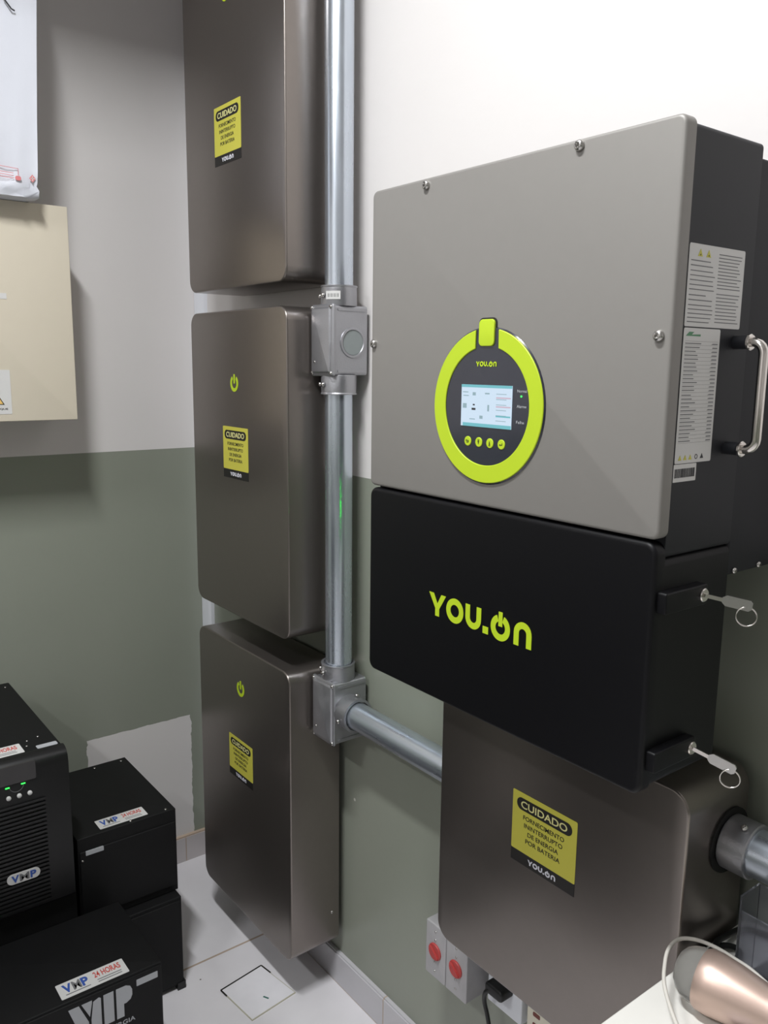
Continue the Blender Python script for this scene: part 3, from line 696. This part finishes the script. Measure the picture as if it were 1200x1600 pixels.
# F : unseen cabinet added beyond the left edge to darken reflections in the batteries
tF = thing('battery_cabinet', 'unseen tall black rack cabinet added left of the louvred unit for battery fronts to mirror', 'battery cabinet', (.9, -1.3, 0), 'black backup power cabinets')
MB().slab(FT(0), -1.60, -1.02, -1.15, -.62, .004, .03, 1.05, .003).build('case', M_ups, tF, 30)
MB().slab(FX(1.15), -1.58, -1.04, .06, 1.02, .004, 0, .012, .002).build('door', M_upsp, tF, 30)
for x in (.68, 1.09):
    for y in (-1.55, -1.07): MB().cyl((x, y, 0), (x, y, .03), .022, 16).build('foot', M_rub, tF)
# ------------------------------------------------------------------ things on the floor
cd = thing('square_card', 'square white card on the floor, partly outlined in black', 'card', (.62, -.183, 0))
c0 = [(.5482, -.1332), (.6791, -.1118), (.6946, -.239), (.5654, -.2537)]
def sh(k, cc=(.6218, -.1844)): return [(cc[0] + (a - cc[0]) * k, cc[1] + (b - cc[1]) * k) for a, b in c0]
FZ = FR((0, 0, 0), (1, 0, 0), (0, 1, 0))
MB().prism(FZ, sh(1.0), .0, .0020).build('border', mat('cream_border', rgb(186, 182, 164), .6), cd, 0)
MB().prism(FZ, sh(.965), .0020, .0026).build('sheet', mat('white_card', rgb(234, 232, 236), .4), cd, 0)
def strip(b, p, q, w=.0035):
    p = Vector((*p, 0)); q = Vector((*q, 0)); d = (q - p).normalized(); n = Vector((-d.y, d.x, 0)) * w / 2
    b.prism(FZ, [tuple((p - n)[:2]), tuple((q - n)[:2]), tuple((q + n)[:2]), tuple((p + n)[:2])], .0026, .0030)
b = MB(); A_, B_, C_, D_ = c0
strip(b, A_, D_); strip(b, A_, tuple(Vector(A_).lerp(Vector(B_), .28))); strip(b, D_, tuple(Vector(D_).lerp(Vector(C_), .2)))
b.build('black_outline', M_lblack, cd, 0)
b = MB(); strip(b, (.6450, -.1815), (.6580, -.1745), .004); b.build('green_mark', mat('green_dash', rgb(60, 110, 100)), cd, 0)

# ------------------------------------------------------------------ switches and sockets below the square battery
def isolator(x0, label):
    t = thing('rotary_switch', label, 'switch', (x0 + .029, 0, .315), 'grey isolator switches with red knobs')
    MB().slab(FY(0), x0, x0 + .058, .315, .430, .004, 0, .070, .003).build('case', M_boxg, t, 30)
    kc = Vector((x0 + .029, -.0702, .3735))
    k = MB().lathe(kc, (0, -1, 0), [(0, .0172), (.002, .0172), (.0035, .0160)], 28).build('knob_base', M_knob, t, 30)
    d = Vector((.8, 0, .6)); F = FR(kc, (d.x, 0, -d.z), (d.z, 0, d.x))
    MB().prism(F, rrect(-.0150, .0150, -.0028, .0028, .002, 3), .003, .0065).build('knob_grip', M_knob, k, 30)
    for z in (.331, .351, .398, .416): screw((x0 + .029, -.070, z), (0, -1, 0), .0022, t)
isolator(1.1035, 'grey switch box with a red knob below the square battery, nearer the corner')
isolator(1.1630, 'grey switch box with a red knob below the square battery, nearer the socket')
so = thing('wall_socket', 'white wall socket with a black plug in it below the square battery', 'socket', (1.28, 0, .318))
MB().slab(FY(0), 1.236, 1.322, .318, .415, .004, 0, .028, .003).build('case', M_pvc, so, 30)
so2 = thing('wall_socket', 'cream wall socket at the bottom edge below the square battery', 'socket', (1.375, 0, .318))
MB().slab(FY(0), 1.335, 1.420, .318, .415, .004, 0, .028, .003).build('case', M_cream, so2, 30)
b = MB()
for z in (.345, .366, .387): b.prism(FY(-.028), rrect(1.350, 1.366, z - .004, z + .004, .002, 3), -.001, .0008)
b.build('socket_holes', mat('brown_socket_insert', rgb(110, 50, 40)), so2, 0)
pl = thing('power_plug', 'black power plug and cord hanging from the white wall socket', 'plug', (1.275, -.028, .372))
MB().slab(FY(-.028), 1.256, 1.300, .362, .385, .008, 0, .030, .005).build('plug_body', M_rub, pl, 40)
import itertools
def bez(P, n=8):
    out = []
    for i in range(len(P) - 1):
        p0 = Vector(P[max(i - 1, 0)]); p1 = Vector(P[i]); p2 = Vector(P[i + 1]); p3 = Vector(P[min(i + 2, len(P) - 1)])
        for k in range(n):
            t = k / n; out.append(.5 * ((2 * p1) + (-p0 + p2) * t + (2 * p0 - 5 * p1 + 4 * p2 - p3) * t * t + (-p0 + 3 * p1 - 3 * p2 + p3) * t ** 3))
    out.append(Vector(P[-1])); return out
MB().tube(bez([(1.275, -.050, .373), (1.262, -.058, .366), (1.255, -.055, .340), (1.262, -.050, .300), (1.275, -.045, .220), (1.29, -.04, .10), (1.31, -.05, .006), (1.40, -.06, .005)]), .0042).build('cord', M_rub, pl, 60)

# ------------------------------------------------------------------ table and what lies on it
tb = thing('table', 'white laminate table in the bottom right corner', 'table', (2.1, -.24, 0))
MB().slab(FR((0, 0, 0), (1, 0, 0), (0, 1, 0)), 1.703, 2.75, -.47, -.004, .020, .722, .750, .003).build('table_top', M_table, tb, 30)
for x in (1.78, 2.68):
    for y in (-.42, -.05): MB().box(x - .02, x + .02, y - .02, y + .02, 0, .722).build('leg', M_silver, tb, 0)

bt = thing('copper_bottle', 'rose copper bottle lying on the white table, clear domed cap to the left', 'bottle', (1.80, -.22, .751))
p0 = Vector((1.741, -.2085, .7885)); ax = Vector((1, .165, -.03)).normalized()
MB().lathe(p0, ax, [(.016, .0335), (.020, .0355), (.032, .0360), (.055, .0335), (.085, .0285), (.115, .0245), (.150, .0225), (.20, .0215), (.235, .021), (.240, .018)], 40).build('body', M_cop, bt, 40)
MB().lathe(p0, ax, [(-.014, .001), (-.0135, .012), (-.011, .019), (-.006, .0255), (0, .0295), (.008, .0320), (.018, .0325)], 40).build('cap', M_smoke, bt, 40)
lp = MB()
pp = [(1.90, -.165, .763), (1.8044, -.1531, .789), (1.765, -.150, .792), (1.7350, -.1480, .790), (1.7160, -.1580, .792), (1.7060, -.1760, .794), (1.7080, -.2000, .794), (1.7180, -.2230, .790), (1.7380, -.2520, .784), (1.7750, -.2800, .772), (1.82, -.300, .760), (1.90, -.315, .7535)]
pp = bez(pp, 6)
tag(lp.tube(pp, .0024, 10).build('cord_loop', M_cord, None, 60), 'thin white cord looped around the copper bottle on the table', 'cord')
tag(MB().slab(FR((0, 0, .751), (1, 0, 0), (0, 1, 0)), 1.806, 1.838, -.262, -.226, .010, 0, .024, .007).build('small_case', M_pvc, None, 40), 'small white rounded case on the table in front of the copper bottle', 'case')
# clear acrylic holder
ac = MB()
Z0 = .7505
def tray(b, x0, x1, y0, y1, z0, z1, th=.0025):
    b.box(x0, x1, y0, y1, z0, z0 + th).box(x0, x0 + th, y0, y1, z0 + th, z1).box(x1 - th, x1, y0, y1, z0 + th, z1).box(x0 + th, x1 - th, y0, y0 + th, z0 + th, z1 - .02).box(x0 + th, x1 - th, y1 - th, y1, z0 + th, z1)
tray(ac, 1.762, 1.90, -.142, -.100, Z0, .872)
tag(ac.build('acrylic_holder', mat('clear_acrylic', rgb(206, 208, 216), .12, 0, .01, trans=.95, ior=1.2), None, 0), 'clear acrylic holder standing on the table at the right edge below the conduit', 'holder')
cb = MB().tube(bez([(1.716, -.135, .756), (1.722, -.105, .762), (1.735, -.085, .757), (1.745, -.105, .757), (1.735, -.128, .763), (1.722, -.115, .770), (1.716, -.08, .762), (1.720, -.04, .757), (1.75, -.025, .757)], 8), .004, 8)
tag(cb.build('cable_coil', M_rub, None, 60), 'coiled black cable on the table behind the copper bottle', 'cable')
